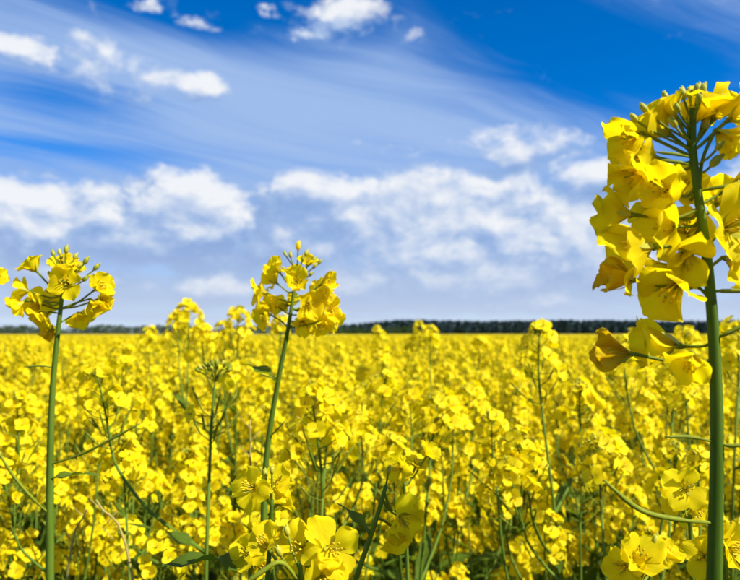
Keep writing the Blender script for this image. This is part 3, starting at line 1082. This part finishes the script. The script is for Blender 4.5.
HALF = math.tan(R(29.5))
cand = []
dens_pts = []
step = .160
for iy in range(0, 58):
    for ix in range(-52, 53):
        x = (ix + crng.uniform(-.45, .45) + (.5 if iy % 2 else 0)) * step
        y = .95 + (iy + crng.uniform(-.45, .45)) * step * .87
        if abs(x) > y * HALF + .12:
            continue
        if any((x - a) ** 2 + (y - b) ** 2 < .013 for a, b in taken):
            continue
        cand.append((y, x))
cand.sort()
N_MASS = 271
near_lab = 'near branching rapeseed plant among the low crop, its single blossoms distinct'
mid_lab = 'rapeseed plant in the soft yellow crowd behind the near plants'
far_lab = 'small blurred rapeseed plant in the far yellow rows of the field'
placed = cand[:N_MASS]
protos, near_objs = [], []
for i, (y, x) in enumerate(placed):
    # taller at random; the first rows stay lower so that the field opens up in front of the camera
    s = crng.gauss(.995, .05) - .03 * max(0, 1.5 - y)
    if crng.random() < .2:
        s -= crng.uniform(.06, .16)
    s = min(s, 1.055 if y < 4 else 1.08)
    k = crng.randrange(7)
    rz = crng.uniform(0, 6.283)
    if y < 1.75:
        near_objs.append(place_plant(k, Vector((x, y, 0)), rz, s, 2, near_lab, 'near rapeseed plants of the crop'))
    elif y < 2.7:
        place_plant(k, Vector((x, y, 0)), rz, s, 1, mid_lab, 'rapeseed plants in the middle rows')
    else:
        o = place_plant(k, Vector((x, y, 0)), rz, s, 0, far_lab, 'rapeseed plants in the far rows')
        if k < 7 and not any(q.data == o.data for q in protos):
            protos.append(o)
print('plants', len(cand), 'protos', len(protos), 'last depth', placed[-1][0])

ONES = 'zeroth first second third fourth fifth sixth seventh eighth ninth tenth eleventh twelfth thirteenth fourteenth fifteenth sixteenth seventeenth eighteenth nineteenth'.split()
TENS = {2: 'twent', 3: 'thirt', 4: 'fort', 5: 'fift'}


def ordinal(n):
    if n < 20:
        return ONES[n]
    return TENS[n // 10] + ('ieth' if n % 10 == 0 else 'y-' + ONES[n % 10])


near_objs.sort(key=lambda o: o.location.x / o.location.y)
for i, o in enumerate(near_objs):
    half = len(near_objs) // 2
    if i < half:
        o['label'] = f'near low rapeseed plant with distinct blossoms, {ordinal(i + 1)} from the left edge'
    else:
        o['label'] = f'near low rapeseed plant with distinct blossoms, {ordinal(len(near_objs) - i)} from the right edge'

# the rest of the crop, past counting: points that carry copies of the plants above
pts, rots, scl, idx = [], [], [], []


def scatter(x, y, smean=1.0):
    pts.append((x, y, 0))
    rots.append((crng.uniform(-.05, .05), crng.uniform(-.05, .05), crng.uniform(0, 6.283)))
    s = min(crng.gauss(smean, .06), 1.1) - (crng.uniform(.05, .15) if crng.random() < .2 else 0)
    scl.append((s, s, s))
    idx.append(crng.randrange(len(protos)))


for y, x in cand[N_MASS:]:
    scatter(x, y)
ymax = .95 + 58 * step * .87
y = ymax
while y < 75:
    st = .21 if y < 16 else (.21 + (y - 16) * .012)
    x = -(y * .72 + .6)
    while x < y * .72 + .6:
        scatter(x + crng.uniform(-.5, .5) * st, y + crng.uniform(-.5, .5) * st, .99)
        x += st
    y += st * .9
# crop beside the view, outside the frame
y = -1.2
while y < ymax:
    x = -(max(y, 0) * .75 + 2.4)
    while x < max(y, 0) * .75 + 2.4:
        xx, yy = x + crng.uniform(-.09, .09), y + crng.uniform(-.09, .09)
        if abs(xx) > max(yy, 0) * HALF + .2 and xx * xx + yy * yy > .75 ** 2:
            scatter(xx, yy, .97)
        x += .21
    y += .2
print('crop points', len(pts))
me = bpy.data.meshes.new('rapeseed_crop')
me.from_pydata(pts, [], [])
for nm, data in (('rot', rots), ('scl', scl)):
    at = me.attributes.new(nm, 'FLOAT_VECTOR', 'POINT')
    at.data.foreach_set('vector', [c for v in data for c in v])
at = me.attributes.new('idx', 'INT', 'POINT')
at.data.foreach_set('value', idx)
crop = new('rapeseed_crop', me)
tag(crop, 'dense yellow rapeseed crop stretching back towards the horizon', 'crop', kind='stuff')
gn = bpy.data.node_groups.new('crop_scatter', 'GeometryNodeTree')
gn.interface.new_socket('Geometry', in_out='INPUT', socket_type='NodeSocketGeometry')
gn.interface.new_socket('Geometry', in_out='OUTPUT', socket_type='NodeSocketGeometry')
N = gn.nodes
gin, gout = N.new('NodeGroupInput'), N.new('NodeGroupOutput')
m2p = N.new('GeometryNodeMeshToPoints')
gn.links.new(gin.outputs[0], m2p.inputs['Mesh'])
join = N.new('GeometryNodeJoinGeometry')
for o in protos:
    inf = N.new('GeometryNodeObjectInfo')
    inf.transform_space = 'ORIGINAL'
    inf.inputs['Object'].default_value = o
    inf.inputs['As Instance'].default_value = True
    gn.links.new(inf.outputs['Geometry'], join.inputs[0])


def named(nm, typ):
    n = N.new('GeometryNodeInputNamedAttribute')
    n.data_type = typ
    n.inputs['Name'].default_value = nm
    return next(o for o in n.outputs if o.enabled and o.name == 'Attribute')


iop = N.new('GeometryNodeInstanceOnPoints')
gn.links.new(m2p.outputs[0], iop.inputs['Points'])
gn.links.new(join.outputs[0], iop.inputs['Instance'])
iop.inputs['Pick Instance'].default_value = True
gn.links.new(named('idx', 'INT'), iop.inputs['Instance Index'])
e2r = N.new('FunctionNodeEulerToRotation')
gn.links.new(named('rot', 'FLOAT_VECTOR'), e2r.inputs[0])
gn.links.new(e2r.outputs[0], iop.inputs['Rotation'])
gn.links.new(named('scl', 'FLOAT_VECTOR'), iop.inputs['Scale'])
gn.links.new(iop.outputs[0], gout.inputs[0])
md = crop.modifiers.new('scatter', 'NODES')
md.node_group = gn
